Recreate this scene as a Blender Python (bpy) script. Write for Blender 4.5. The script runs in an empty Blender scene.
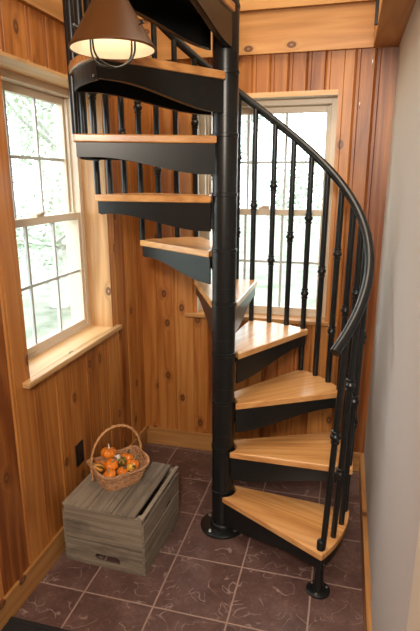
import bpy, bmesh, math, random
from mathutils import Vector, Matrix
R_ = math.radians
random.seed(7)
SC = bpy.context.scene
COL = SC.collection

# ------------------------------------------------------------ camera, sky, lights, exposure
cam_d = bpy.data.cameras.new('camera')
cam = bpy.data.objects.new('camera', cam_d); COL.objects.link(cam)
CAM = Vector((0.9743, -1.6006, 1.6934))
cam.location = CAM
cam.rotation_euler = (R_(90 - 14.87), 0, R_(14.78))
cam_d.sensor_fit = 'VERTICAL'; cam_d.sensor_height = 24.0
cam_d.lens = 510.0 / 631.0 * 24.0
cam_d.clip_start = 0.02
SC.camera = cam

W = bpy.data.worlds.new('sky'); SC.world = W; W.use_nodes = True
wn = W.node_tree.nodes; wl = W.node_tree.links
wn['Background'].inputs[0].default_value = (0.86, 0.94, 1.0, 1)
wn['Background'].inputs[1].default_value = 7.0

def area(name, loc, target, size, power, col, sy=None):
    d = bpy.data.lights.new(name, 'AREA'); d.energy = power; d.color = col; d.size = size
    if sy: d.shape = 'RECTANGLE'; d.size_y = sy
    o = bpy.data.objects.new(name, d); COL.objects.link(o); o.location = loc
    o.rotation_euler = (Vector(target) - Vector(loc)).to_track_quat('-Z', 'Y').to_euler()
    return o
area('room_fill_light', (0.95, -2.2, 2.35), (0.75, 0.8, 0.8), 0.4, 72, (1.0, 0.88, 0.74))  # unseen soft light added behind the camera, aimed into the nook
area('loft_fill_light', (0.45, 0.6, 3.7), (0.45, 0.6, 0.0), 1.0, 42, (1.0, 0.88, 0.72))  # added fill, out of view, shining down through the stairwell opening

SC.view_settings.view_transform = 'Standard'
SC.view_settings.look = 'None'
SC.view_settings.exposure = 0.0
SC.view_settings.gamma = 1.0
SC.view_settings.use_curve_mapping = False

# ------------------------------------------------------------ materials
def nt(name):
    m = bpy.data.materials.new(name); m.use_nodes = True
    n = m.node_tree.nodes; b = n['Principled BSDF']
    return m, n, m.node_tree.links, b
def N(n, t, **k):
    x = n.new(t)
    for a, v in k.items():
        if isinstance(a, str) and hasattr(x, a): setattr(x, a, v)
    return x
def math_(n, l, op, a, b=None, c=None, clamp=False):
    x = n.new('ShaderNodeMath'); x.operation = op; x.use_clamp = clamp
    for i, v in enumerate((a, b, c)):
        if v is None: continue
        if isinstance(v, (int, float)): x.inputs[i].default_value = v
        else: l.new(v, x.inputs[i])
    return x.outputs[0]
def ramp(n, l, fac, stops, interp='LINEAR'):
    r = n.new('ShaderNodeValToRGB'); r.color_ramp.interpolation = interp
    e = r.color_ramp.elements
    while len(e) < len(stops): e.new(0.5)
    for i, (p, c) in enumerate(stops):
        e[i].position = p; e[i].color = (*c, 1) if len(c) == 3 else c
    l.new(fac, r.inputs[0]); return r.outputs[0]
def mix(n, l, fac, a, b, mode='MIX'):
    x = n.new('ShaderNodeMix'); x.data_type = 'RGBA'; x.blend_type = mode
    if isinstance(fac, (int, float)): x.inputs[0].default_value = fac
    else: l.new(fac, x.inputs[0])
    for i, v in ((6, a), (7, b)):
        if isinstance(v, tuple): x.inputs[i].default_value = (*v, 1)
        else: l.new(v, x.inputs[i])
    return x.outputs[2]
def bump(n, l, b, h, dist, strength=1.0):
    x = n.new('ShaderNodeBump'); x.inputs['Distance'].default_value = dist; x.inputs['Strength'].default_value = strength
    l.new(h, x.inputs['Height']); l.new(x.outputs[0], b.inputs['Normal'])
def vecscale(n, l, v, s):
    x = n.new('ShaderNodeVectorMath'); x.operation = 'MULTIPLY'; l.new(v, x.inputs[0]); x.inputs[1].default_value = s
    return x.outputs[0]
def noise(n, l, v, scale, detail=4, rough=0.55, dist=0.0):
    x = n.new('ShaderNodeTexNoise'); x.inputs['Scale'].default_value = scale; x.inputs['Detail'].default_value = detail
    x.inputs['Roughness'].default_value = rough; x.inputs['Distortion'].default_value = dist
    if v is not None: l.new(v, x.inputs['Vector'])
    return x.outputs['Fac']

def wood(name, dark, mid, light, knots=0.0, rough=0.45, var=0.35, gscale=9.0, coat=0.0, knotcol=(0.09, 0.025, 0.01), fine=0.35, weather=0.0):
    m, n, l, b = nt(name)
    at = n.new('ShaderNodeAttribute'); at.attribute_name = 'gp'
    bv = n.new('ShaderNodeAttribute'); bv.attribute_name = 'bv'
    v = at.outputs['Vector']
    # knots: voronoi cells in board space
    kx = n.new('ShaderNodeSeparateXYZ'); l.new(v, kx.inputs[0]); kc = n.new('ShaderNodeCombineXYZ')
    l.new(math_(n, l, 'MULTIPLY', kx.outputs[0], 6.5), kc.inputs[0]); l.new(math_(n, l, 'MULTIPLY', kx.outputs[2], 4.2), kc.inputs[1])
    kv = kc.outputs[0]
    vo = n.new('ShaderNodeTexVoronoi'); vo.voronoi_dimensions = '2D'; vo.inputs['Scale'].default_value = 1.0
    l.new(kv, vo.inputs['Vector'])
    d = vo.outputs['Distance']
    sep = n.new('ShaderNodeSeparateColor'); l.new(vo.outputs['Color'], sep.inputs[0])
    has = math_(n, l, 'LESS_THAN', sep.outputs[0], knots)
    near = math_(n, l, 'MULTIPLY', math_(n, l, 'SUBTRACT', 1.0, math_(n, l, 'DIVIDE', d, 0.25), clamp=True), has)
    # growth rings across, long along the grain, bent around the knots
    gv = vecscale(n, l, v, (1.0, 1.0, 0.07))
    wob = noise(n, l, gv, 7.0, 2, 0.5)
    sx = n.new('ShaderNodeSeparateXYZ'); l.new(v, sx.inputs[0])
    base = math_(n, l, 'ADD', math_(n, l, 'MULTIPLY', sx.outputs[0], gscale), math_(n, l, 'MULTIPLY', wob, 7.0))
    base = math_(n, l, 'ADD', base, math_(n, l, 'MULTIPLY', near, 0.9))
    ring = math_(n, l, 'PINGPONG', base, 0.5)
    ring = math_(n, l, 'MULTIPLY', ring, 2.0)
    fv = vecscale(n, l, v, (1.0, 1.0, 0.03))
    fn = noise(n, l, fv, 160.0, 3, 0.6)
    broad = noise(n, l, vecscale(n, l, v, (1.0, 1.0, 0.2)), 6.0, 3, 0.5)
    f = math_(n, l, 'ADD', math_(n, l, 'MULTIPLY', ring, 0.24), math_(n, l, 'MULTIPLY', fn, fine))
    f = math_(n, l, 'ADD', f, math_(n, l, 'MULTIPLY', math_(n, l, 'SUBTRACT', broad, 0.5), 0.7))
    f = math_(n, l, 'ADD', f, math_(n, l, 'MULTIPLY', math_(n, l, 'SUBTRACT', bv.outputs['Fac'], 0.5), var))
    c = ramp(n, l, f, [(-0.0, dark), (0.34, mid), (0.8, light)])
    if knots > 0:
        halo = math_(n, l, 'MULTIPLY', near, 1.1, clamp=True)
        c = mix(n, l, math_(n, l, 'MULTIPLY', halo, 0.6), c, tuple(x * 0.6 for x in mid))
        core = math_(n, l, 'MULTIPLY', math_(n, l, 'GREATER_THAN', near, 0.60), 0.85)
        c = mix(n, l, core, c, knotcol)
        c2 = math_(n, l, 'MULTIPLY', math_(n, l, 'GREATER_THAN', near, 0.86), 0.5)
        c = mix(n, l, c2, c, mid)
    if weather > 0:
        st = noise(n, l, vecscale(n, l, v, (1, 1, 0.35)), 14.0, 5, 0.7)
        c = mix(n, l, math_(n, l, 'MULTIPLY', ramp(n, l, st, [(0.5, (0, 0, 0)), (0.75, (1, 1, 1))]), weather), c, (0.03, 0.026, 0.022))
    l.new(c, b.inputs['Base Color'])
    b.inputs['Roughness'].default_value = rough
    if coat: b.inputs['Coat Weight'].default_value = coat; b.inputs['Coat Roughness'].default_value = 0.18
    bump(n, l, b, fn, 0.0006 if weather == 0 else 0.002, 0.5)
    return m
def plain(name, col, rough=0.5, metal=0.0, nscale=0, namt=0.0, bumpd=0.0, spec=None):
    m, n, l, b = nt(name)
    b.inputs['Base Color'].default_value = (*col, 1); b.inputs['Roughness'].default_value = rough; b.inputs['Metallic'].default_value = metal
    if spec is not None: b.inputs['Specular IOR Level'].default_value = spec
    if nscale:
        tc = n.new('ShaderNodeTexCoord')
        f = noise(n, l, tc.outputs['Object'], nscale, 4)
        l.new(mix(n, l, f, tuple(x * (1 - namt) for x in col), tuple(min(1, x * (1 + namt)) for x in col)), b.inputs['Base Color'])
        if bumpd: bump(n, l, b, f, bumpd)
    return m
M = {}
M['pine'] = wood('knotty_pine', (0.17, 0.043, 0.008), (0.40, 0.142, 0.029), (0.60, 0.275, 0.078), knots=0.40, rough=0.40, var=0.42)
M['pine_trim'] = wood('pine_trim', (0.30, 0.13, 0.035), (0.46, 0.215, 0.066), (0.62, 0.35, 0.13), knots=0.4, rough=0.42, var=0.3)
M['pine_base'] = wood('pine_baseboard', (0.22, 0.085, 0.02), (0.40, 0.185, 0.055), (0.58, 0.32, 0.12), knots=0.3, rough=0.42, var=0.3)
M['pine_pale'] = wood('pale_pine', (0.42, 0.22, 0.085), (0.66, 0.39, 0.17), (0.82, 0.56, 0.30), knots=0.12, rough=0.4, var=0.3)
M['oak'] = wood('varnished_oak', (0.30, 0.11, 0.028), (0.58, 0.27, 0.085), (0.76, 0.44, 0.18), rough=0.32, var=0.25, gscale=22, coat=0.5, fine=0.5)
M['crate'] = wood('weathered_grey_wood', (0.06, 0.041, 0.029), (0.17, 0.132, 0.096), (0.31, 0.255, 0.19), knots=0.06, rough=0.85, var=0.35, gscale=30, fine=0.75, weather=0.7, knotcol=(0.04, 0.02, 0.015))
M['metal'] = plain('black_powder_coat', (0.008, 0.0088, 0.009), 0.33, 0.0, 40, 0.3, spec=0.38)
M['bolt'] = plain('zinc_bolt', (0.6, 0.6, 0.58), 0.3, 1.0)
M['frame'] = plain('almond_vinyl', (0.62, 0.52, 0.40), 0.4)
M['muntin'] = plain('grey_white_muntin', (0.50, 0.52, 0.50), 0.4)
M['drywall'] = plain('painted_drywall', (0.56, 0.535, 0.50), 0.75, 0, 30, 0.03, 0.0006)
M['casing'] = plain('cream_painted_edge', (0.72, 0.64, 0.50), 0.7, 0, 30, 0.03, 0.0005)
M['ceiling'] = plain('white_ceiling', (0.75, 0.72, 0.66), 0.8)
M['outlet'] = plain('dark_brown_plastic', (0.018, 0.012, 0.009), 0.35)
M['mat'] = plain('black_rubber', (0.012, 0.012, 0.013), 0.6, 0, 90, 0.4, 0.001)
M['copper'] = plain('brown_painted_metal', (0.082, 0.029, 0.006), 0.45, 0.0, 12, 0.15, spec=0.2)
M['lining'] = plain('white_enamel', (0.88, 0.82, 0.70), 0.4)
M['ceramic'] = plain('ivory_socket', (0.8, 0.75, 0.65), 0.4)
M['subfloor'] = plain('loft_plaster', (0.66, 0.60, 0.50), 0.8)
M['bark'] = plain('grey_bark', (0.42, 0.41, 0.38), 0.9, 0, 20, 0.3, 0.01)
M['leaf'] = plain('pale_green_leaves', (0.33, 0.40, 0.28), 0.6, 0, 3, 0.3)
def bulbmat():
    m, n, l, b = nt('warm_bulb')
    b.inputs['Base Color'].default_value = (1, 0.9, 0.75, 1)
    b.inputs['Emission Color'].default_value = (1, 0.80, 0.55, 1); b.inputs['Emission Strength'].default_value = 16.0
    return m
M['bulb'] = bulbmat()
def glassmat():
    m = bpy.data.materials.new('window_glass'); m.use_nodes = True
    n = m.node_tree.nodes; l = m.node_tree.links; n.clear()
    o = n.new('ShaderNodeOutputMaterial'); t = n.new('ShaderNodeBsdfTransparent'); g = n.new('ShaderNodeBsdfGlossy')
    t.inputs[0].default_value = (0.96, 0.98, 0.97, 1); g.inputs['Roughness'].default_value = 0.01
    lw = n.new('ShaderNodeLayerWeight'); lw.inputs[0].default_value = 0.5
    fr = math_(n, l, 'ADD', math_(n, l, 'MULTIPLY', math_(n, l, 'POWER', lw.outputs['Facing'], 5.0), 0.9), 0.05)
    mx = n.new('ShaderNodeMixShader'); l.new(fr, mx.inputs[0]); l.new(t.outputs[0], mx.inputs[1]); l.new(g.outputs[0], mx.inputs[2])
    l.new(mx.outputs[0], o.inputs[0]); return m
M['glass'] = glassmat()
T = 0.31
def tilemat():
    m, n, l, b = nt('slate_floor_tile')
    tc = n.new('ShaderNodeTexCoord'); v = tc.outputs['Object']
    sx = n.new('ShaderNodeSeparateXYZ'); l.new(v, sx.inputs[0])
    def gl(o):
        q = math_(n, l, 'DIVIDE', o, T)
        fr = math_(n, l, 'FRACT', math_(n, l, 'ADD', q, 100.5))
        return math_(n, l, 'ABSOLUTE', math_(n, l, 'SUBTRACT', fr, 0.5)), math_(n, l, 'FLOOR', math_(n, l, 'ADD', q, 100.0))
    gx, ix = gl(sx.outputs[0]); gy, iy = gl(sx.outputs[1])
    g = math_(n, l, 'MINIMUM', gx, gy)
    wob = noise(n, l, v, 60, 2)
    g = math_(n, l, 'ADD', g, math_(n, l, 'MULTIPLY', math_(n, l, 'SUBTRACT', wob, 0.5), 0.008))
    grout = ramp(n, l, g, [(0.008, (1, 1, 1)), (0.014, (0, 0, 0))])
    cid = n.new('ShaderNodeTexWhiteNoise'); cid.noise_dimensions = '2D'
    cx = n.new('ShaderNodeCombineXYZ'); l.new(ix, cx.inputs[0]); l.new(iy, cx.inputs[1]); l.new(cx.outputs[0], cid.inputs['Vector'])
    off = n.new('ShaderNodeVectorMath'); off.operation = 'MULTIPLY_ADD'
    l.new(cid.outputs['Color'], off.inputs[0]); off.inputs[1].default_value = (5, 5, 5); l.new(v, off.inputs[2])
    vv = off.outputs[0]
    big = noise(n, l, vv, 9, 5, 0.6)
    fine = noise(n, l, vv, 70, 4, 0.7)
    f = math_(n, l, 'ADD', math_(n, l, 'MULTIPLY', big, 0.6), math_(n, l, 'MULTIPLY', fine, 0.4))
    c = ramp(n, l, f, [(0.32, (0.060, 0.030, 0.026)), (0.52, (0.118, 0.062, 0.052)), (0.7, (0.19, 0.115, 0.098))])
    ln = noise(n, l, vv, 8, 1.5, 0.5, 1.5)
    vein = math_(n, l, 'ABSOLUTE', math_(n, l, 'SUBTRACT', ln, 0.5))
    vein = math_(n, l, 'SUBTRACT', 1.0, math_(n, l, 'DIVIDE', vein, 0.017), clamp=True)
    mask = noise(n, l, vv, 13, 2)
    mask = ramp(n, l, mask, [(0.45, (0, 0, 0)), (0.55, (1, 1, 1))])
    vm = math_(n, l, 'MULTIPLY', vein, mask)
    c = mix(n, l, math_(n, l, 'MULTIPLY', vm, 0.6), c, (0.42, 0.31, 0.27))
    c = mix(n, l, grout, c, (0.33, 0.22, 0.18))
    l.new(c, b.inputs['Base Color'])
    l.new(ramp(n, l, grout, [(0, (0.36,) * 3), (1, (0.8,) * 3)]), b.inputs['Roughness'])
    h = math_(n, l, 'SUBTRACT', math_(n, l, 'ADD', math_(n, l, 'MULTIPLY', f, 0.8), math_(n, l, 'MULTIPLY', vm, 0.3)), grout)
    bump(n, l, b, h, 0.0025, 0.7)
    return m
M['tile'] = tilemat()
def groundmat():
    m, n, l, b = nt('leafy_ground')
    tc = n.new('ShaderNodeTexCoord')
    f = noise(n, l, tc.outputs['Object'], 1.6, 6, 0.7)
    l.new(ramp(n, l, f, [(0.35, (0.13, 0.15, 0.10)), (0.6, (0.26, 0.26, 0.21))]), b.inputs['Base Color']); b.inputs['Roughness'].default_value = 1
    return m
M['ground'] = groundmat()
def wicker(name, a, c_):
    m, n, l, b = nt(name)
    tc = n.new('ShaderNodeTexCoord')
    f = noise(n, l, tc.outputs['Object'], 55, 4, 0.6)
    l.new(ramp(n, l, f, [(0.3, a), (0.7, c_)]), b.inputs['Base Color']); b.inputs['Roughness'].default_value = 0.5
    return m
M['wicker'] = wicker('basket_willow', (0.26, 0.11, 0.045), (0.56, 0.31, 0.16))
M['cane'] = wicker('basket_handle_cane', (0.42, 0.19, 0.07), (0.60, 0.33, 0.15))
def gourdmat(name, a, b_, stripe=None, k=9):
    m, n, l, b = nt(name)
    tc = n.new('ShaderNodeTexCoord')
    f = noise(n, l, tc.outputs['Object'], 30, 4)
    c = ramp(n, l, f, [(0.3, a), (0.7, b_)])
    if stripe:
        sx = n.new('ShaderNodeSeparateXYZ'); l.new(tc.outputs['Object'], sx.inputs[0])
        an = math_(n, l, 'ARCTAN2', sx.outputs[1], sx.outputs[0])
        s = math_(n, l, 'ADD', math_(n, l, 'SINE', math_(n, l, 'MULTIPLY', an, float(k))), math_(n, l, 'MULTIPLY', math_(n, l, 'SUBTRACT', noise(n, l, tc.outputs['Object'], 60, 3), 0.5), 3.0))
        c = mix(n, l, ramp(n, l, s, [(0.1, (0, 0, 0)), (0.35, (1, 1, 1))]), c, stripe)
    l.new(c, b.inputs['Base Color']); b.inputs['Roughness'].default_value = 0.32
    return m
M['pump'] = gourdmat('orange_pumpkin_skin', (0.68, 0.16, 0.012), (0.85, 0.27, 0.025))
M['pump_pale'] = gourdmat('yellow_gourd_skin', (0.80, 0.40, 0.04), (0.9, 0.55, 0.10))
M['striped'] = gourdmat('striped_gourd_skin', (0.62, 0.22, 0.03), (0.78, 0.36, 0.06), (0.14, 0.09, 0.02), 7)
M['twotone'] = gourdmat('green_bottomed_gourd_skin', (0.05, 0.10, 0.03), (0.10, 0.16, 0.05), (0.62, 0.28, 0.04), 5)
M['stem'] = plain('dry_stem', (0.34, 0.29, 0.17), 0.8)
M['greenstem'] = plain('green_stem', (0.08, 0.11, 0.05), 0.7)
M['husk'] = plain('pale_dried_husk', (0.72, 0.66, 0.54), 0.8)

# ------------------------------------------------------------ mesh builder
class MB:
    def __init__(s): s.v = []; s.f = []; s.gp = []; s.bv = []; s.mi = []; s.smooth = []
    def add(s, vs, fs, gps=None, bv=0.5, mi=0, smooth=False):
        o = len(s.v)
        s.v += [Vector(p) for p in vs]; s.gp += list(gps) if gps else [tuple(p) for p in vs]
        s.bv += [bv] * len(vs); s.f += [tuple(i + o for i in f) for f in fs]
        s.mi += [mi] * len(fs); s.smooth += [smooth] * len(fs); return s
    def gvec(s, vs, grain, off=None):
        off = off or (random.uniform(0, 50), random.uniform(0, 50), random.uniform(0, 50))
        ax = {'x': (1, 2, 0), 'y': (0, 2, 1), 'z': (0, 1, 2)}[grain] if isinstance(grain, str) else grain
        return [(p[ax[0]] + off[0], p[ax[1]] + off[1], p[ax[2]] + off[2]) for p in vs]
    def box(s, lo, hi, grain='z', mat=None, mi=0, bv=None, swap=False):
        vs = [(x, y, z) for x in (lo[0], hi[0]) for y in (lo[1], hi[1]) for z in (lo[2], hi[2])]
        fs = [(0, 1, 3, 2), (4, 6, 7, 5), (0, 4, 5, 1), (2, 3, 7, 6), (0, 2, 6, 4), (1, 5, 7, 3)]
        # widest cross direction goes in the first (ring) slot
        d = {'x': (1, 2, 0), 'y': (0, 2, 1), 'z': (0, 1, 2)}[grain]
        if abs(hi[d[1]] - lo[d[1]]) > abs(hi[d[0]] - lo[d[0]]): d = (d[1], d[0], d[2])
        g = s.gvec(vs, d)
        if mat: vs = [mat @ Vector(p) for p in vs]
        return s.add(vs, fs, g, random.random() if bv is None else bv, mi)
    def prism(s, poly, z0, z1, grain=(1, 2, 0), mat=None, mi=0, bv=None, smooth=False):   # poly ccw in xy
        n = len(poly); vs = [(x, y, z0) for x, y in poly] + [(x, y, z1) for x, y in poly]
        fs = [tuple(range(n - 1, -1, -1)), tuple(range(n, 2 * n))] + [(i, (i + 1) % n, n + (i + 1) % n, n + i) for i in range(n)]
        g = s.gvec(vs, grain)
        if mat: vs = [mat @ Vector(p) for p in vs]
        return s.add(vs, fs, g, random.random() if bv is None else bv, mi, smooth)
    def tube(s, pts, r, n=10, closed=False, mi=0, caps=True):
        pts = [Vector(p) for p in pts]; k = len(pts)
        rs = r if isinstance(r, (list, tuple)) else [r] * k
        vs = []; ref = None
        for i, p in enumerate(pts):
            a = pts[(i - 1) % k] if (closed or i > 0) else p; b = pts[(i + 1) % k] if (closed or i < k - 1) else p
            t = (b - a).normalized()
            if ref is None: ref = t.orthogonal().normalized()
            ref = (ref - t * ref.dot(t)).normalized(); w = t.cross(ref)
            for j in range(n):
                c = 2 * math.pi * j / n
                vs.append(p + (ref * math.cos(c) + w * math.sin(c)) * rs[i])
        fs = []
        for i in range(k if closed else k - 1):
            for j in range(n):
                a = i * n + j; b = i * n + (j + 1) % n; c = ((i + 1) % k) * n + (j + 1) % n; d = ((i + 1) % k) * n + j
                fs.append((a, b, c, d))
        o = len(s.f)
        s.add(vs, fs, None, 0.5, mi, True)
        if caps and not closed:
            b0 = len(s.v) - len(vs)
            s.f += [tuple(b0 + j for j in range(n - 1, -1, -1)), tuple(b0 + (k - 1) * n + j for j in range(n))]; s.mi += [mi] * 2; s.smooth += [False] * 2
        return s
    def lathe(s, prof, c=(0, 0, 0), n=24, mi=0, smooth=True, mat=None):      # prof: (r, z) from bottom to top
        vs = []; k = len(prof)
        for r, z in prof:
            for j in range(n):
                a = 2 * math.pi * j / n; vs.append((c[0] + r * math.cos(a), c[1] + r * math.sin(a), c[2] + z))
        fs = [(i * n + j, i * n + (j + 1) % n, (i + 1) * n + (j + 1) % n, (i + 1) * n + j) for i in range(k - 1) for j in range(n)]
        fs += [tuple(range(n - 1, -1, -1)), tuple((k - 1) * n + j for j in range(n))]
        if mat: vs = [mat @ Vector(p) for p in vs]
        return s.add(vs, fs, None, 0.5, mi, smooth)
    def build(s, name, mats, parent=None, org=None, bevel=0.0, **kw):
        me = bpy.data.meshes.new(name)
        o0 = Vector(org) if org else Vector((0, 0, 0))
        me.from_pydata([tuple(p - o0) for p in s.v], [], s.f)
        if not isinstance(mats, (list, tuple)): mats = [mats]
        for m in mats: me.materials.append(m)
        me.polygons.foreach_set('material_index', s.mi); me.polygons.foreach_set('use_smooth', s.smooth)
        a = me.attributes.new('gp', 'FLOAT_VECTOR', 'POINT'); a.data.foreach_set('vector', [c for g in s.gp for c in g])
        a = me.attributes.new('bv', 'FLOAT', 'POINT'); a.data.foreach_set('value', s.bv)
        me.update()
        o = bpy.data.objects.new(name, me); COL.objects.link(o)
        if parent: o.parent = parent
        elif org: o.location = org
        if any(s.smooth):
            ed = [e for e in me.edges]
            me.set_sharp_from_angle(angle=R_(50))
        if bevel:
            bm = o.modifiers.new('soft_edges', 'BEVEL'); bm.width = bevel; bm.segments = 2; bm.limit_method = 'ANGLE'; bm.angle_limit = R_(40)
        for k_, v_ in kw.items(): o[k_] = v_
        return o
def thing(name, loc, label=None, cat=None, group=None, kind=None):
    o = bpy.data.objects.new(name, None); COL.objects.link(o); o.location = loc; o.empty_display_size = 0.05
    tag(o, label, cat, group, kind); return o
def tag(o, label=None, cat=None, group=None, kind=None):
    if label: o['label'] = label
    if cat: o['category'] = cat
    if group: o['group'] = group
    if kind: o['kind'] = kind
    return o

# ------------------------------------------------------------ the setting
XL, YB, XR = -0.226, 1.275, 1.165
ZH = 2.32                     # underside of the stairwell trim
TOP = 3.9
WZ0, WZ1 = 0.915, 2.115       # window openings
LY0, LY1 = 0.085, 0.862       # left window, along y
BX0, BX1 = 0.135, 0.892       # back window, along x
YEND = -4.2                   # back of the big room
XEND = 3.4
RW_END = -0.98                # where the right wall stops

def boards(mb, a0, a1, z0, z1, place, cuts, hole=None, seed=0):
    """vertical tongue and groove boards with v joints; place(a, d, z) -> world, d = distance out of the wall"""
    rnd = random.Random(seed)
    es = sorted(set([a0, a1] + [c for c in cuts if a0 < c < a1]))
    for e0, e1 in zip(es[:-1], es[1:]):
        bvv = rnd.random(); off = (rnd.uniform(0, 50), rnd.uniform(0, 50), rnd.uniform(0, 50))
        segs = [(e0, e1, z0, z1)]
        if hole:
            h0, h1, hz0, hz1 = hole; segs = []
            if e0 < h0: segs.append((e0, min(e1, h0), z0, z1))
            if e1 > h1: segs.append((max(e0, h1), e1, z0, z1))
            m0, m1 = max(e0, h0), min(e1, h1)
            if m1 > m0: segs += [(m0, m1, z0, hz0), (m0, m1, hz1, z1)]
        for s0, s1, za, zb in segs:
            if s1 - s0 < 0.004: continue
            c = 0.007
            c0 = c if abs(s0 - e0) < 1e-6 else 0.0001; c1 = c if abs(s1 - e1) < 1e-6 else 0.0001
            # a routed bead beside each joint
            prof = [(s0, -0.02), (s0, -c0), (s0 + c0, 0)]
            if s1 - s0 > 0.06:
                prof += [(s0 + 0.020, 0), (s0 + 0.0225, -0.003), (s0 + 0.025, 0)]
            prof += [(s1 - c1, 0), (s1, -c1), (s1, -0.02)]
            n = len(prof)
            vs = [place(a, d, za) for a, d in prof] + [place(a, d, zb) for a, d in prof]
            g = [(a + off[0], d + off[1], z + off[2]) for z in (za, zb) for a, d in prof]
            fs = [(i, i + 1, n + i + 1, n + i) for i in range(n - 1)] + [tuple(range(n)), tuple(range(n, 2 * n))]
            mb.add(vs, fs, g, bvv)

# left wall
def cuts(a, b, seed, ws=(0.115, 0.14, 0.165)):
    r = random.Random(seed); out = []; x = a
    while x < b: x += r.choice(ws); out.append(x)
    return out
mb = MB()
lc = cuts(YEND, 1.3, 3)
boards(mb, YEND, YB + 0.02, 0, ZH, lambda a, d, z: (XL + d, a, z), lc, (LY0, LY1, WZ0, WZ1), 23)
boards(mb, YEND, YB + 0.02, ZH, 2.60, lambda a, d, z: (XL + d, a, z), lc, None, 12)
th = XL - 0.02
for lo, hi in (((th - 0.2, YEND, -0.1), (th, LY0 - 0.02, TOP)), ((th - 0.2, LY1 + 0.02, -0.1), (th, YB + 0.22, TOP)),
               ((th - 0.2, LY0 - 0.02, -0.1), (th, LY1 + 0.02, WZ0 - 0.03)), ((th - 0.2, LY0 - 0.02, WZ1 + 0.02), (th, LY1 + 0.02, TOP))):
    mb.box(lo, hi, 'z', mi=1)
mb.build('wall_left', [M['pine'], M['subfloor']], kind='structure')
# back wall
mb = MB()
bc = cuts(XL, XR, 8, (0.095, 0.12, 0.145))
boards(mb, XL - 0.02, XR + 0.02, 0, ZH + 0.3, lambda a, d, z: (a, YB - d, z), bc, (BX0, BX1, WZ0, WZ1), 5)
tb = YB + 0.02
for lo, hi in (((XL - 0.2, tb, -0.1), (BX0 - 0.02, tb + 0.2, TOP)), ((BX1 + 0.02, tb, -0.1), (XR + 0.2, tb + 0.2, TOP)),
               ((BX0 - 0.02, tb, -0.1), (BX1 + 0.02, tb + 0.2, WZ0 - 0.03)), ((BX0 - 0.02, tb, WZ1 + 0.02), (BX1 + 0.02, tb + 0.2, TOP))):
    mb.box(lo, hi, 'z', mi=1)
mb.build('wall_back', [M['pine'], M['subfloor']], kind='structure')
# right wall, drywall, with a shallow plaster step and a painted end
mb = MB()
mb.box((XR, 0.12, -0.1), (XR + 0.14, YB + 0.2, TOP), 'z')
mb.box((XR - 0.004, -0.645, -0.1), (XR + 0.14, 0.12, TOP), 'z')
mb.box((XR - 0.011, RW_END, -0.1), (XR + 0.16, -0.645, TOP), 'z', mi=1)
mb.build('wall_right', [M['drywall'], M['casing']], bevel=0.004, kind='structure')
# the larger room behind the camera
mb = MB(); mb.box((XR, RW_END, -0.1), (XEND, RW_END + 0.14, 2.6)); mb.build('wall_front_room', M['drywall'], kind='structure')
mb = MB(); mb.box((XEND, YEND - 0.2, -0.1), (XEND + 0.15, RW_END + 0.14, 2.6)); mb.build('wall_far_right', M['drywall'], kind='structure')
mb = MB(); mb.box((XL - 0.3, YEND - 0.15, -0.1), (XEND + 0.15, YEND, 2.6)); mb.build('wall_behind', M['drywall'], kind='structure')
mb = MB(); mb.box((XL - 0.3, YEND - 0.15, -0.12), (XEND + 0.15, YB + 0.3, 0.0)); mb.build('floor', M['tile'], kind='structure')
mb = MB()
YO = -0.12                    # front edge of the stairwell opening
mb.box((XL, YEND, 2.52), (XEND + 0.1, YO, 2.62))
mb.build('ceiling', M['ceiling'], kind='structure')
mb = MB(); mb.box((XL - 0.2, YO - 0.1, 2.62), (XR + 0.15, YO, TOP)); mb.build('wall_loft', M['subfloor'], kind='structure')
mb = MB(); mb.box((XL - 0.25, YO - 0.15, TOP), (XR + 0.2, YB + 0.25, TOP + 0.1)); mb.build('ceiling_loft', M['ceiling'], kind='structure')

# baseboards
mb = MB(); mb.box((XL, YEND, 0), (XL + 0.014, YB, 0.118), 'y', bv=0.5); mb.build('baseboard_left', M['pine_base'], bevel=0.002, kind='structure')
mb = MB(); mb.box((XL + 0.014, YB - 0.014, 0), (XR, YB, 0.118), 'x', bv=0.6); mb.build('baseboard_back', M['pine_base'], bevel=0.002, kind='structure')
mb = MB(); mb.box((XR - 0.022, RW_END, 0), (XR + 0.001, YB - 0.014, 0.118), 'y', bv=0.35)
mb.build('baseboard_right', M['pine_base'], bevel=0.002, kind='structure')
# stairwell trim boards
mb = MB()
mb.box((XL, YB - 0.022, ZH), (XR - 0.118, YB + 0.001, 2.522), 'x', bv=0.75)
mb.box((XL, YB - 0.034, 2.522), (XR - 0.118, YB + 0.001, 2.72), 'x', bv=0.95)
mb.build('trim_1', M['pine_trim'], bevel=0.002, kind='structure')
mb = MB()
mb.box((XL - 0.001, YO, ZH), (XL + 0.022, YB - 0.022, 2.522), 'y', bv=0.5)
mb.box((XL - 0.001, YO, 2.522), (XL + 0.034, YB - 0.034, 2.72), 'y', bv=0.7)
mb.build('trim_2', M['pine_base'], bevel=0.002, kind='structure')
mb = MB()
mb.box((XR - 0.118, YO - 0.1, ZH), (XR + 0.001, YB, 2.60), 'y', bv=0.45)
mb.build('trim_3', M['pine_trim'], bevel=0.003, kind='structure')
mb = MB()
mb.box((XL + 0.034, YO - 0.02, ZH + 0.1), (XR - 0.118, YO, 2.70), 'x', bv=0.45)
mb.build('trim_4', M['pine_trim'], bevel=0.003, kind='structure')

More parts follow.
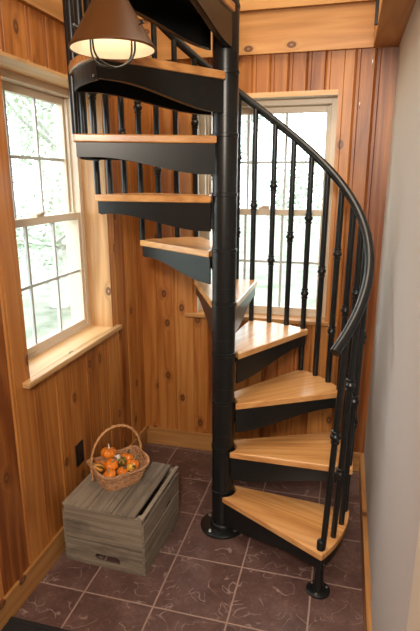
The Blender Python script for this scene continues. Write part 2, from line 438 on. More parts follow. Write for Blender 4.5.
# ------------------------------------------------------------ windows (built in a local frame: u across, d into the wall, z up)
def window(idx, P, W_, depth, jamb_mat, head_mat, sill_mat, sill_over, org, side):
    """P(u, d, z) -> world ; u in 0..W_, d > 0 outwards"""
    root = thing('window_%d' % idx, org, kind='structure')
    def bx(mb, u0, u1, d0, d1, z0, z1, grain):
        a = Vector(P(u0, d0, z0)); b = Vector(P(u1, d1, z1))
        lo = [min(a[i], b[i]) for i in range(3)]; hi = [max(a[i], b[i]) for i in range(3)]
        g = {'u': side, 'z': 'z'}[grain]
        mb.box(lo, hi, g)
    t = 0.018; fo = depth + 0.1
    mb = MB(); bx(mb, 0.0015, -0.018, 0.0015, fo, WZ0, WZ1, 'z'); bx(mb, W_ - 0.0015, W_ + 0.018, 0.0015, fo, WZ0, WZ1, 'z')
    mb.build('window_jamb', jamb_mat, root, org)
    mb = MB(); bx(mb, -0.018, W_ + 0.018, 0.0015, fo, WZ1 - 0.0015, WZ1 + 0.018, 'u'); bx(mb, 0, W_, -0.003, 0.0015, WZ1 - 0.0015, WZ1 + 0.012, 'u'); mb.build('window_head', head_mat, root, org)
    # sill board with horns
    mb = MB(); bx(mb, 0.0005, W_ - 0.0005, -0.001, depth + 0.01, WZ0 - 0.021, WZ0 + 0.003, 'u')
    bx(mb, -sill_over, W_ + sill_over, -0.032, -0.0005, WZ0 - 0.021, WZ0 + 0.003, 'u')
    mb.build('window_sill', sill_mat, root, org, bevel=0.003)
    # outer vinyl frame
    mb = MB(); f = 0.032; a, b = depth, depth + 0.1
    bx(mb, 0, f, a, b, WZ0, WZ1, 'z'); bx(mb, W_ - f, W_, a, b, WZ0, WZ1, 'z')
    bx(mb, f, W_ - f, a, b, WZ1 - f, WZ1, 'u'); bx(mb, f, W_ - f, a + 0.0, b, WZ0, WZ0 + 0.02, 'u')
    bx(mb, f, f + 0.012, a + 0.035, a + 0.05, WZ0, WZ1 - f, 'z'); bx(mb, W_ - f - 0.012, W_ - f, a + 0.035, a + 0.05, WZ0, WZ1 - f, 'z')
    mb.build('window_frame', M['frame'], root, org, bevel=0.002)
    zm = 1.515
    for (z0, z1, d0, top, bot) in ((WZ0 + 0.02, zm + 0.018, depth + 0.004, 0.034, 0.030), (zm - 0.016, WZ1 - f, depth + 0.052, 0.034, 0.032)):
        d1 = d0 + 0.03; s = 0.026
        mb = MB()
        u0, u1 = f, W_ - f
        bx(mb, u0, u0 + s, d0, d1, z0, z1, 'z'); bx(mb, u1 - s, u1, d0, d1, z0, z1, 'z')
        bx(mb, u0 + s, u1 - s, d0, d1, z0, z0 + bot, 'u'); bx(mb, u0 + s, u1 - s, d0, d1, z1 - top, z1, 'u')
        sh = mb.build('sash', M['frame'], root, org, bevel=0.002)
        g0, g1, h0, h1 = u0 + s, u1 - s, z0 + bot, z1 - top
        mb = MB(); dm = (d0 + d1) / 2
        for k in (1, 2):
            uu = g0 + (g1 - g0) * k / 3; bx(mb, uu - 0.0065, uu + 0.0065, dm - 0.007, dm + 0.007, h0, h1, 'z')
        zz = (h0 + h1) / 2; bx(mb, g0, g1, dm - 0.0062, dm + 0.0062, zz - 0.0065, zz + 0.0065, 'u')
        mb.build('muntin_grid', M['muntin'], sh, org)
        mb = MB(); bx(mb, g0 - 0.004, g1 + 0.004, dm - 0.0015, dm + 0.0015, h0 - 0.004, h1 + 0.004, 'z')
        mb.build('glass_pane', M['glass'], sh, org)
        if d0 < depth + 0.02:
            mb = MB(); uc = (g0 + g1) / 2
            bx(mb, uc - 0.03, uc + 0.03, d0 + 0.004, d0 + 0.03, z1, z1 + 0.012, 'u'); bx(mb, uc - 0.012, uc + 0.03, d0 - 0.006, d0 + 0.02, z1 + 0.012, z1 + 0.02, 'u')
            mb.build('sash_lock', M['frame'], sh, org, bevel=0.002)
    return root
window(1, lambda u, d, z: (XL - d, LY0 + u, z), LY1 - LY0, 0.132, M['pine_pale'], M['pine_pale'], M['pine_pale'], 0.055,
       (XL, (LY0 + LY1) / 2, WZ0), 'y')
window(2, lambda u, d, z: (BX0 + u, YB + d, z), BX1 - BX0, 0.07, M['frame'], M['frame'], M['pine_trim'], 0.07,
       ((BX0 + BX1) / 2, YB, WZ0), 'x')
# thin pine strip over the back window
mb = MB(); mb.box((BX0 - 0.02, YB - 0.004, WZ1), (BX1, YB + 0.001, WZ1 + 0.024), 'x', bv=0.9); mb.build('trim_5', M['pine_pale'], kind='structure')

# ------------------------------------------------------------ outdoors
mb = MB(); mb.box((-40, -30, -0.7), (40, 40, -0.5)); mb.build('ground', M['ground'], kind='structure')
def tree(x, y, h, seed, label, lean=0.1, crown=True, nleaf=5000):
    rnd = random.Random(seed)
    root = thing('garden_tree', (x, y, -0.5), label, 'tree', 'trees outside the windows')
    mb = MB()
    pts = [Vector((x, y, -0.5))]; d = Vector((lean, lean * 0.5, 1)).normalized()
    for i in range(8):
        pts.append(pts[-1] + d * h / 8); d = (d + Vector((rnd.uniform(-.12, .12), rnd.uniform(-.12, .12), 0))).normalized()
    mb.tube(pts, [0.17 * (1 - i / 11) for i in range(9)], 10)
    tips = []
    for i in range(16):
        k = rnd.randint(2, 8); p = pts[k]; a = rnd.uniform(0, 6.28); dd = Vector((math.cos(a), math.sin(a), rnd.uniform(0.1, 0.9))).normalized()
        q = [p]
        for s in range(6):
            q.append(q[-1] + dd * 0.33); dd = (dd + Vector((rnd.uniform(-.3, .3), rnd.uniform(-.3, .3), rnd.uniform(-.1, .25)))).normalized()
        mb.tube(q, [0.05 * (1 - s / 7.5) for s in range(7)], 6); tips += q[2:]
    mb.build('trunk', M['bark'], root, (x, y, -0.5))
    if crown:
        mb = MB()
        for i in range(nleaf):
            c = rnd.choice(tips) + Vector((rnd.gauss(0, .3), rnd.gauss(0, .3), rnd.gauss(0, .3)))
            u = Vector((rnd.gauss(0, 1), rnd.gauss(0, 1), rnd.gauss(0, 1))).normalized(); w = u.orthogonal().normalized(); s = rnd.uniform(.025, .055)
            mb.add([c + u * s, c + w * s * .6, c - u * s, c - w * s * .6], [(0, 1, 2, 3)])
        mb.build('foliage', M['leaf'], root, (x, y, -0.5))
tree(-3.9, 6.3, 4.4, 3, 'grey-trunked leafy tree outside the left window, nearest the glass')
tree(-8.3, 10.2, 6.5, 5, 'tall leafy tree farther off outside the left window', 0.02, True, 6000)
tree(-0.9, 10.6, 5.6, 9, 'pale green leafy tree outside the back window', -0.05, True, 6000)

# ------------------------------------------------------------ spiral staircase
PX, PY = 0.4658, 0.5726
PHI0, DTH, H, Z0 = -0.8394, 0.5250, 0.2369, -0.0277
ZR, RR = 1.3659, 0.612
TR = 0.611
RB = 0.588
root = thing('spiral_staircase', (PX, PY, 0), 'black steel spiral staircase with varnished oak treads, rising in the corner of the pine-clad nook', 'staircase')
# pole
mb = MB(); mb.lathe([(0.0525, 0.0), (0.0525, 2.95)], n=36); pole = mb.build('center_pole', M['metal'], root)
mb = MB(); mb.lathe([(0.110, 0), (0.110, 0.010), (0.106, 0.013), (0.062, 0.014), (0.060, 0.03), (0.056, 0.034)], n=40); fl = mb.build('base_flange', M['metal'], pole)
for k in range(4):
    a = R_(-120 + 90 * k); mb = MB()
    mb.lathe([(0.010, 0.012), (0.010, 0.014), (0.0075, 0.015), (0.0075, 0.021), (0.004, 0.023)], (0.088 * math.cos(a), 0.088 * math.sin(a), 0), 8, smooth=False)
    mb.build('bolt', M['bolt'], pole, label='bright zinc bolt')
# treads
def edge_pt(t, sgn, inset=0.0):
    a = Vector((0.0318, sgn * 0.060, 0)); b = Vector((TR * math.cos(R_(17)), sgn * TR * math.sin(R_(17)), 0))
    d = (b - a).normalized(); nrm = Vector((-d.y, d.x, 0)) * (-sgn)
    return a + (b - a) * t + nrm * inset
def tread(k):
    z = H * k + Z0; phi = PHI0 + DTH * k
    Rm = Matrix.Rotation(phi, 4, 'Z')
    tw = 0.031
    # oak board
    poly = []
    for i in range(9):                                       # concave notch round the hub, front to back going the short way
        a = R_(62 - 124 * i / 8); poly.append((0.0665 * math.cos(a), 0.0665 * math.sin(a)))
    poly[0] = tuple(edge_pt(0, 1)[:2]); poly[-1] = tuple(edge_pt(0, -1)[:2])
    for i in range(13):
        a = R_(-17 + 34 * i / 12); poly.append((TR * math.cos(a), TR * math.sin(a)))
    mb = MB(); mb.prism(poly, z - tw, z, (1, 2, 0), Rm, bv=random.random())
    tr = mb.build('tread', M['oak'], root, bevel=0.005)
    # steel bracket below: two gussets, curved end plate, top pan
    mb = MB(); zt = z - tw
    L0, L1 = 0.01, 0.985
    for sgn in (-1, 1):
        prof = []
        nn = 18
        for i in range(nn + 1):
            t = L0 + (L1 - L0) * i / nn
            q = min(1, max(0, (t - 0.06) / 0.80)); s = q * q * (3 - 2 * q)
            dz = 0.120 * (1 - s) + 0.055 * s
            prof.append((t, dz))
        th = 0.0035
        vs = []; 
        for ins in (0.010, 0.010 + th * 2):
            for t, dz in prof:
                p = edge_pt(t, sgn, ins); vs.append(Rm @ Vector((p.x, p.y, zt)))
            for t, dz in prof:
                p = edge_pt(t, sgn, ins); vs.append(Rm @ Vector((p.x, p.y, zt - dz)))
        m_ = nn + 1; fs = []
        for i in range(nn):
            fs += [(i, i + 1, m_ + i + 1, m_ + i), (2 * m_ + i, 3 * m_ + i, 3 * m_ + i + 1, 2 * m_ + i + 1),
                   (i, 2 * m_ + i, 2 * m_ + i + 1, i + 1), (m_ + i, m_ + i + 1, 3 * m_ + i + 1, 3 * m_ + i)]
        fs += [(0, m_, 3 * m_, 2 * m_), (nn, 2 * m_ + nn, 3 * m_ + nn, m_ + nn)]
        mb.add(vs, fs)
        # lower flange lip turned inwards
        vs = []
        for ins in (0.010, 0.034):
            for t, dz in prof:
                p = edge_pt(t, sgn, ins)
                if ins > 0.02 and t < 0.06: p = edge_pt(t, sgn, 0.018)
                vs.append(Rm @ Vector((p.x, p.y, zt - dz)))
                vs.append(Rm @ Vector((p.x, p.y, zt - dz + 0.004)))
        fs = []
        for i in range(nn):
            a, b = 2 * i, 2 * i + 2; c, d = 2 * m_ + 2 * i, 2 * m_ + 2 * i + 2
            fs += [(a, b, d, c), (a + 1, c + 1, d + 1, b + 1), (c, d, d + 1, c + 1)]
        mb.add(vs, fs)
    r0, r1 = TR - 0.022, TR - 0.016; aa = 15.6
    out = [(r1 * math.cos(R_(a)), r1 * math.sin(R_(a))) for a in [-aa + 2 * aa * i / 8 for i in range(9)]]
    inn = [(r0 * math.cos(R_(a)), r0 * math.sin(R_(a))) for a in [aa - 2 * aa * i / 8 for i in range(9)]]
    mb.prism(out + inn, zt - 0.060, zt, mat=Rm)
    p1, p2, p3, p4 = edge_pt(0.03, 1, 0.012), edge_pt(0.03, -1, 0.012), edge_pt(0.97, -1, 0.012), edge_pt(0.97, 1, 0.012)
    mb.prism([tuple(p[:2]) for p in (p1, p2, p3, p4)], zt - 0.004, zt - 0.0003, mat=Rm)
    mb.build('support_bracket', M['metal'], tr, label='black steel bracket')
    mb = MB(); mb.lathe([(0.052, zt - 0.131), (0.0533, zt - 0.130), (0.0533, z - 0.004), (0.0562, z - 0.002), (0.0562, z + 0.010), (0.052, z + 0.012)], n=36)
    mb.build('hub_collar', M['metal'], tr, label='black steel collar')
    for a in (-13.5, 13.5):
        mb = MB(); q = Rm @ Matrix.Rotation(R_(a), 4, 'Z') @ Matrix.Translation((TR - 0.016, 0, zt - 0.045)) @ Matrix.Rotation(R_(90), 4, 'Y')
        mb.lathe([(0.005, 0), (0.005, 0.004), (0.003, 0.006)], n=8, mat=q); mb.build('bolt', M['bolt'], tr, label='bright zinc bolt')
for k in range(1, 11): tread(k)
# balusters
def collar_prof():
    return [(0.0140, -0.028), (0.0180, -0.026), (0.0180, -0.019), (0.0150, -0.017), (0.0160, -0.011), (0.0205, -0.006), (0.0218, 0), (0.0205, 0.006),
            (0.0160, 0.011), (0.0150, 0.017), (0.0180, 0.019), (0.0180, 0.026), (0.0140, 0.028)]
def baluster(j):
    a = R_(-32.2) + DTH / 3 * j - (R_(1.6) if j == 13 else 0)
    rf = 0.584 + 0.016 * min(1, j / 9); x, y = rf * math.cos(a), rf * math.sin(a)
    if j % 3 == 0: zb = (H * (j // 3) + Z0) if j > 0 else 0.0
    else: zb = H * (j // 3 + 1) + Z0
    at = a + R_(4.5) * max(0, 1 - j / 6)                     # the lowest ones lean a little along the rail
    zt = ZR + H / DTH * at - 0.012
    mb = MB()
    xt, yt = (RR - 0.004) * math.cos(at), (RR - 0.004) * math.sin(at)
    r = 0.0124 if j < 4 else 0.0142
    mb.tube([(x, y, zb), (xt, yt, zt)], r, 14)
    b = mb.build('baluster', M['metal'], root)
    zr = zt + 0.012
    offs = ((0.43,) if j == 0 else (0.498,)) if j % 2 == 0 else (0.318, 0.71)
    for o in offs:
        tt = (zr - o - zb) / (zt - zb); mb = MB(); mb.lathe(collar_prof(), (x + (xt - x) * tt, y + (yt - y) * tt, zr - o), 16); mb.build('collar', M['metal'], b)
    if j == 0:
        mb = MB(); mb.lathe([(0.050, 0), (0.050, 0.008), (0.046, 0.011), (0.024, 0.013), (0.022, 0.03), (0.018, 0.036), (0.017, 0.12), (0.0175, 0.16), (0.0175, 0.245), (0.0135, 0.25)], (x, y, 0), 24)
        mb.build('base_flange', M['metal'], b)
        for k in range(3):
            c = R_(-100 + 120 * k); mb = MB(); mb.lathe([(0.0055, 0.010), (0.0055, 0.015), (0.003, 0.017)], (x + 0.037 * math.cos(c), y + 0.037 * math.sin(c), 0), 8, smooth=False)
            mb.build('bolt', M['bolt'], b, label='bright zinc bolt')
for j in range(0, 31): baluster(j)
mb = MB()
n = 150; a0, a1 = R_(-35.6), R_(-32.2) + DTH / 3 * 31
mb.tube([(RR * math.cos(a0 + (a1 - a0) * i / n), RR * math.sin(a0 + (a1 - a0) * i / n), ZR + H / DTH * (a0 + (a1 - a0) * i / n)) for i in range(n + 1)], 0.0195, 18)
mb.build('handrail', M['metal'], root)

# short square post of the loft railing against the right trim
mb = MB(); mb.box((XR - 0.118 - 0.014, 0.875, ZH + 0.004), (XR - 0.118, 0.893, 3.0), 'z')
tag(mb.build('railing_post', M['metal'], None, (XR - 0.125, 0.884, ZH), bevel=0.001), 'thin black square bar fixed to the pine beam at top right', 'railing post')

# ------------------------------------------------------------ crate
CR = thing('wooden_crate', (0.028, 0.368, 0), 'weathered grey slatted wooden crate on the tiled floor under the left window', 'crate')
CR.rotation_euler = (0, 0, R_(-2.2))
cw, cd, ch = 0.190, 0.218, 0.298
def cbox(name, lo, hi, grain, label=None, **k):
    mb = MB(); mb.box(lo, hi, grain); o = mb.build(name, M['crate'], CR, bevel=0.003, **k); return o
# front and back end panels: two thick boards each, the front lower one with a hand hole
def plank_hole():
    mb = MB()
    x0, x1, z0, z1, y0, y1 = -cw, cw, 0.0, 0.120, -cd, -cd + 0.011
    hx0, hx1, hz = -0.046, 0.080, 0.047; hr = 0.0195
    hole = []
    for i in range(9): a = R_(90 + 180 * i / 8); hole.append((hx0 + hr + hr * math.cos(a), hz + hr * math.sin(a)))
    for i in range(9): a = R_(-90 + 180 * i / 8); hole.append((hx1 - hr + hr * math.cos(a), hz + hr * math.sin(a)))
    n = len(hole)
    outer = []
    for hx, hz_ in hole:                       # matching point on the rectangle outline
        c = Vector(((hx0 + hx1) / 2, hz)); d = Vector((hx, hz_)) - c
        tx = ((x1 if d.x > 0 else x0) - c.x) / d.x if abs(d.x) > 1e-6 else 1e9
        tz = ((z1 if d.y > 0 else z0) - c.y) / d.y if abs(d.y) > 1e-6 else 1e9
        t = min(tx, tz); outer.append((c.x + d.x * t, c.y + d.y * t))
    # snap nearest ray to each corner
    for cx_, cz_ in ((x0, z0), (x0, z1), (x1, z0), (x1, z1)):
        i = min(range(n), key=lambda q: (outer[q][0] - cx_) ** 2 + (outer[q][1] - cz_) ** 2); outer[i] = (cx_, cz_)
    vs = []; g = []
    for y in (y0, y1):
        for q in (outer, hole):
            for (x, z) in q: vs.append((x, y, z)); g.append((z + 3.1, y, x + 8))
    fs = []
    for i in range(n):
        j = (i + 1) % n
        fs += [(i, j, n + j, n + i), (2 * n + i, 3 * n + i, 3 * n + j, 2 * n + j), (n + i, n + j, 3 * n + j, 3 * n + i), (i, 2 * n + i, 2 * n + j, j)]
    mb.add(vs, fs, g, 0.45)
    bmx = mb.build('end_board', M['crate'], CR)
    return bmx
plank_hole()
cbox('end_board', (-cw, -cd, 0.128), (cw, -cd + 0.018, ch - 0.012), 'x')
cbox('end_board', (-cw, cd - 0.018, 0.0), (cw, cd, 0.118), 'x')
cbox('end_board', (-cw, cd - 0.018, 0.122), (cw, cd, ch - 0.012), 'x')
for sx in (-1, 1):
    xa, xb = (cw - 0.001, cw + 0.010) if sx > 0 else (-cw - 0.010, -cw + 0.001)
    for z0, z1 in ((0.002, 0.080), (0.086, 0.164), (0.170, 0.262)):
        cbox('side_slat', (xa, -cd + 0.001, z0), (xb, cd - 0.001, z1), 'y')
    for y in (-cd + 0.027, cd - 0.027):
        cbox('corner_post', (sx * (cw - 0.015) - 0.014, y - 0.009, 0.0), (sx * (cw - 0.015) + 0.014, y + 0.009, ch - 0.013), 'z')
xs = [(-cw - 0.006, -0.070), (-0.066, 0.050), (0.054, cw - 0.030)]
for i, (a, b) in enumerate(xs):
    cbox('top_slat', (a, -cd - 0.002, ch - 0.012), (b, cd + 0.002, ch), 'y')
cbox('top_slat', (cw - 0.008, -cd - 0.001, ch - 0.011), (cw + 0.011, cd + 0.001, ch - 0.001), 'y')

# ------------------------------------------------------------ basket
BC = Vector((0.001, 0.380, ch + 0.001)); BA = R_(50)
BK = thing('wicker_basket', BC, 'wicker basket with arched cane handle holding pumpkins and gourds on the grey crate', 'basket')
BK.rotation_euler = (0, 0, BA)
def sup(t, a, b, e=4.5):
    c, s = math.cos(t), math.sin(t)
    return (a * math.copysign(abs(c) ** (2 / e), c), b * math.copysign(abs(s) ** (2 / e), s))
def rimz(t):  return 0.010 * math.cos(2 * t)
BHT = 0.098
def bxy(t, h):  # h 0..1
    a = 0.086 + 0.040 * h ** 0.8; b = 0.068 + 0.034 * h ** 0.8
    x, y = sup(t, a, b); return x, y, 0.004 + (BHT - 0.004 + rimz(t)) * h
mb = MB(); ns = 44; rows = 13
for r_ in range(rows):
    h = (r_ + 0.5) / rows; pts = []
    for i in range(ns * 3):
        t = 2 * math.pi * i / (ns * 3); x, y, z = bxy(t, h)
        w = 0.0026 * math.cos(ns / 2 * t + (math.pi if r_ % 2 else 0)); L = math.hypot(x, y)
        pts.append((x + x / L * w, y + y / L * w, z))
    mb.tube(pts, 0.0034, 6, closed=True)
for i in range(ns):
    t = 2 * math.pi * (i + 0.5) / ns; mb.tube([bxy(t, h) for h in (0, 0.3, 0.6, 1.0)], 0.0022, 5)
mb.build('woven_body', M['wicker'], BK)
mb = MB(); mb.prism([bxy(2 * math.pi * i / 40, 0.02)[:2] for i in range(40)], 0.0, 0.005); mb.build('basket_base', M['wicker'], BK)
mb = MB()
for ph in (0, 2.1, 4.2):
    pts = []
    for i in range(220):
        t = 2 * math.pi * i / 220; x, y, z = bxy(t, 1.0); L = math.hypot(x, y); q = 26 * t + ph
        pts.append((x + x / L * (0.002 + 0.005 * math.cos(q)), y + y / L * (0.002 + 0.005 * math.cos(q)), z + 0.003 + 0.005 * math.sin(q)))
    mb.tube(pts, 0.0036, 6, closed=True)
mb.build('braided_rim', M['wicker'], BK)
mb = MB()
hp = [(-0.126, 0.012, 0.045), (-0.128, 0.012, 0.090)]
for i in range(1, 20):
    a = math.pi * (1 - i / 20); hp.append((0.130 * math.cos(a), 0.012, 0.100 + 0.182 * math.sin(a) ** 0.85))
hp += [(0.128, 0.012, 0.090), (0.126, 0.012, 0.045)]
for ph in (0, math.pi):
    pts = []
    m_ = 90
    for i in range(m_ + 1):
        f = i / m_ * (len(hp) - 1); k = min(int(f), len(hp) - 2); p = Vector(hp[k]).lerp(Vector(hp[k + 1]), f - k)
        pts.append(p + Vector((0.0022 * math.cos(f * 2.2 + ph), 0.0032 * math.sin(f * 2.2 + ph), 0.0022 * math.cos(f * 2.2 + ph))))
    mb.tube(pts, 0.0048, 8)
mb.build('basket_handle', M['cane'], BK, label='smooth honey-coloured cane handle')

# pumpkins and gourds
def rib(name, loc, r, sq, nr, mat, tilt, label, stemmat='stem', pear=0.0, sl=0.022, bend=0.3, depth=0.10):
    loc = (loc[0] - 0.002, loc[1] - 0.028, loc[2] + 0.010); r *= 1.02
    t = thing(name, loc, label, 'pumpkin' if 'pumpkin' in name else 'gourd', 'mini pumpkins in the basket' if 'pumpkin' in name else 'gourds in the basket')
    t.rotation_euler = tilt
    mb = MB(); nu, nv = nr * 6, 16; vs = []
    for v in range(nv + 1):
        ph = -math.pi / 2 + math.pi * v / nv
        for u in range(nu):
            a = 2 * math.pi * u / nu
            rr = r * math.cos(ph) ** 0.85 if 0 < v < nv else 0.0004
            rr *= 1 - depth * abs(math.cos(nr * a / 2)) ** 3
            z = r * sq * math.sin(ph)
            if v > nv // 2: z -= r * 0.16 * math.sin(ph) ** 6
            if pear:
                k = max(0, math.sin(ph)); rr *= 1 - pear * k * k * 0.75; z += r * pear * 1.1 * k * k
            vs.append((rr * math.cos(a), rr * math.sin(a), z))
    fs = [(i * nu + j, i * nu + (j + 1) % nu, (i + 1) * nu + (j + 1) % nu, (i + 1) * nu + j) for i in range(nv) for j in range(nu)]
    mb.add(vs, fs, smooth=True); mb.build('skin', M[mat], t)
    zt = max(p[2] for p in vs) - 0.002
    mb = MB(); mb.tube([(0, 0, zt - 0.003), (0.001, 0, zt + sl * .35), (sl * bend * .5, 0, zt + sl * .7), (sl * bend, 0.002, zt + sl)], [0.0055, 0.0036, 0.003, 0.0036], 7)
    mb.build('stem', M[stemmat], t)
    return t
zb = ch
G = [
 ('mini_pumpkin', (-0.0700, 0.4580, zb + 0.1020), 0.038, 0.72, 10, 'pump', (0.15, 0.10, 2.4), 'largest orange ribbed mini pumpkin, heaped highest at the left of the basket', 'husk'),
 ('mini_pumpkin', (-0.0260, 0.3937, zb + 0.0797), 0.033, 0.75, 9, 'pump', (0.4, 0.2, 0.5), 'orange mini pumpkin in the middle of the basket, below the highest pumpkin', 'stem'),
 ('mini_pumpkin', (0.0596, 0.4469, zb + 0.0654), 0.033, 0.82, 9, 'pump', (-0.3, 0.5, 0.8), 'smooth orange mini pumpkin at the right side of the basket', 'stem'),
 ('mini_pumpkin', (-0.0071, 0.3352, zb + 0.0653), 0.030, 0.75, 9, 'pump', (0.3, -0.3, 0.2), 'orange mini pumpkin against the front left rim of the basket', 'stem'),
 ('mini_pumpkin', (0.0347, 0.3845, zb + 0.0572), 0.027, 0.8, 9, 'pump', (0.2, 0.3, 1.2), 'small orange mini pumpkin by the front rim, beside the yellow gourd', 'greenstem'),
 ('mini_pumpkin', (0.0090, 0.4930, zb + 0.0660), 0.034, 0.75, 9, 'pump', (-0.35, 0.1, 0.3), 'orange mini pumpkin with a dark green stem at the back of the basket', 'greenstem'),
]
for nme, loc, r, sq, nr, mat, tl, lab, sm in G: rib(nme, loc, r, sq, nr, mat, tl, lab, sm)
rib('ornamental_gourd', (-0.0722, 0.3446, zb + 0.0850), 0.026, 1.15, 8, 'striped', (0.5, -0.7, 0.4), 'brown and orange striped gourd at the front left rim of the basket', 'stem', 0.35)
rib('ornamental_gourd', (-0.0834, 0.3894, zb + 0.0612), 0.028, 1.0, 8, 'pump', (0.2, -0.9, 0.2), 'plain orange gourd leaning on the left rim, behind the striped gourd', 'stem', 0.3)
rib('ornamental_gourd', (0.0698, 0.3980, zb + 0.0795), 0.019, 1.0, 7, 'pump_pale', (0.9, 0.4, 0.6), 'tiny yellow gourd at the front right rim of the basket', 'greenstem', 0.4, 0.016)
rib('ornamental_gourd', (0.0147, 0.4295, zb + 0.0866), 0.021, 1.1, 7, 'twotone', (0.7, 0.2, 0.2), 'small dark green and orange gourd in the centre of the basket', 'greenstem', 0.3, 0.014)
# dried husk tuft
mb = MB(); rnd = random.Random(4)
hc = Vector((-0.010, 0.400, zb + 0.116))
for i in range(16):
    a = rnd.uniform(0, 6.28); e = rnd.uniform(-0.1, 0.7); L = rnd.uniform(0.014, 0.026); d = Vector((math.cos(a) * math.cos(e), math.sin(a) * math.cos(e), math.sin(e)))
    w = Vector((-math.sin(a), math.cos(a), 0)) * 0.0032; q1 = hc + d * L * .5 + Vector((0, 0, .004)); q2 = hc + d * L + Vector((0, 0, -.003))
    up = Vector((0, 0, 0.0012))
    vs = [hc - w, hc + w, q1 + w * 1.3, q1 - w * 1.3, q2]; vs += [v - up for v in vs]
    mb.add(vs, [(0, 1, 2, 3), (3, 2, 4), (6, 5, 8, 7), (7, 8, 9), (0, 5, 6, 1), (1, 6, 7, 2), (2, 7, 9, 4), (4, 9, 8, 3), (3, 8, 5, 0)])
mb.lathe([(0.002, -0.024), (0.005, -0.012), (0.006, -0.003), (0.003, 0.002)], hc, 8)
tag(mb.build('dried_husk', M['husk'], None, hc), 'whitish frayed dried husk tuft lying among the pumpkins in the basket', 'dried husk')

# ------------------------------------------------------------ pendant lamp
LS = 1.40
LC = CAM + Vector((-0.46484, 1.01517, 0.24675)) * LS
LPt = thing('pendant_lamp', (LC.x, LC.y, 2.52), 'lit brown cone-shaped pendant lamp with white lining and wire guard, before the stairs', 'lamp')
o = (LC.x, LC.y, 2.52); zr = LC.z
rad = 0.117
mb = MB(); prof = [(rad, 0.0), (rad + 0.002, 0.004), (rad - 0.004, 0.012), (0.022, 0.162), (0.020, 0.20), (0.012, 0.205), (0.012, 0.19)]
def shell(mb, prof, c, n=48):
    vs = []; k = len(prof)
    for r, z in prof:
        for j in range(n):
            a = 2 * math.pi * j / n; vs.append((c[0] + r * math.cos(a), c[1] + r * math.sin(a), c[2] + z))
    mb.add(vs, [(i * n + j, i * n + (j + 1) % n, (i + 1) * n + (j + 1) % n, (i + 1) * n + j) for i in range(k - 1) for j in range(n)], smooth=True)
shell(mb, [(rad - 0.0035, 0.0), (rad + 0.001, 0.0), (rad + 0.002, 0.004), (rad - 0.003, 0.010), (0.024, 0.160), (0.022, 0.195), (0.012, 0.205), (0.001, 0.206)], (LC.x, LC.y, zr))
sh = mb.build('lamp_shade', M['copper'], LPt, o)
mb = MB(); shell(mb, [(rad - 0.0035, 0.0001), (rad - 0.005, 0.008), (0.022, 0.157), (0.001, 0.158)], (LC.x, LC.y, zr)); mb.build('shade_lining', M['lining'], sh, o, label='white enamel lining')
for a in (R_(205), R_(-12)):
    mb = MB(); r_ = 0.085; c = Vector((LC.x + r_ * math.cos(a), LC.y + r_ * math.sin(a), zr + 0.05)); d = Vector((math.cos(a), math.sin(a), 0.45))
    mb.tube([c, c + d * 0.012, c + d * 0.0121, c + d * 0.018], [0.0022, 0.0022, 0.0045, 0.0045], 8); mb.build('thumb_screw', M['metal'], sh, o)
mb = MB(); mb.lathe([(0.004, 0.2), (0.004, 2.50 - zr)], (LC.x, LC.y, zr), 10); mb.build('hanging_rod', M['metal'], LPt, o)
mb = MB(); mb.lathe([(0.012, 2.475 - zr), (0.05, 2.50 - zr), (0.06, 2.515 - zr), (0.06, 2.52 - zr)], (LC.x, LC.y, zr), 28); mb.build('ceiling_canopy', M['copper'], LPt, o)
mb = MB(); mb.lathe([(0.014, 0.085), (0.018, 0.09), (0.018, 0.152), (0.01, 0.156)], (LC.x, LC.y, zr), 18); mb.build('lamp_socket', M['ceramic'], LPt, o)
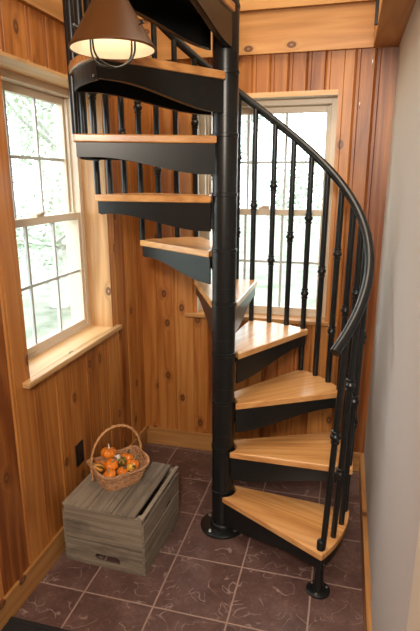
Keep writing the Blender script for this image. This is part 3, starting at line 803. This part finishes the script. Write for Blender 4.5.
mb = MB(); mb.lathe([(0.001, 0.030), (0.012, 0.032), (0.024, 0.042), (0.028, 0.056), (0.024, 0.070), (0.016, 0.082), (0.013, 0.090)], (LC.x, LC.y, zr), 24); mb.build('light_bulb', M['bulb'], LPt, o)
U = Vector((0.909, 0.416, 0)); V_ = Vector((-0.416, 0.909, 0))
for s in (-1, 1):
    mb = MB(); pts = []
    for i in range(25):
        a = math.pi * i / 24; u = -0.056 * math.cos(a) ; z = 0.012 - 0.056 * math.sin(a) ** 0.8
        pts.append(Vector((LC.x, LC.y, zr)) + U * (u + 0.004 * s * -1) + V_ * (s * 0.02 * abs(math.cos(a)) + 0.006 * s * math.cos(a)) + Vector((0, 0, z)))
    pts = [pts[0] + Vector((0, 0, 0.045))] + pts + [pts[-1] + Vector((0, 0, 0.045))]
    mb.tube(pts, 0.0028, 8); mb.build('wire_guard', M['metal'], LPt, o)

# ------------------------------------------------------------ small things
OT = thing('wall_outlet', (XL, 0.418, 0.39), 'dark brown outlet plate low on the left pine wall behind the basket', 'outlet')
mb = MB(); mb.box((0, -0.036, -0.058), (0.006, 0.036, 0.058)); mb.build('cover_plate', M['outlet'], OT, bevel=0.002)
for z in (-0.024, 0.024):
    mb = MB(); mb.box((0.006, -0.016, z - 0.014), (0.0085, 0.016, z + 0.014)); mb.build('socket_face', M['outlet'], OT, bevel=0.002)
FM = MB(); FM.box((XL + 0.016, -1.0, 0.0), (0.62, -0.205, 0.016)); FM.box((XL + 0.016, -0.225, 0.016), (0.62, -0.205, 0.02))
tag(FM.build('floor_mat', M['mat'], None, (0.2, -0.6, 0), bevel=0.004), 'black rubber floor mat on the tiles in the near left corner', 'mat')
def hook(x, z, lab):
    mb = MB(); mb.tube([(x, YB - 0.001, z), (x, YB - 0.009, z), (x, YB - 0.010, z - 0.012), (x, YB - 0.005, z - 0.024)], 0.0022, 7)
    tag(mb.build('wall_hook', M['bolt'], None, (x, YB, z)), lab, 'hook', 'hooks on the back wall')
hook(1.048, 2.268, 'small bright metal hook high on the back pine wall, close under the beam')
hook(1.000, 2.072, 'small metal hook on the back pine wall, lower of the two near the window')
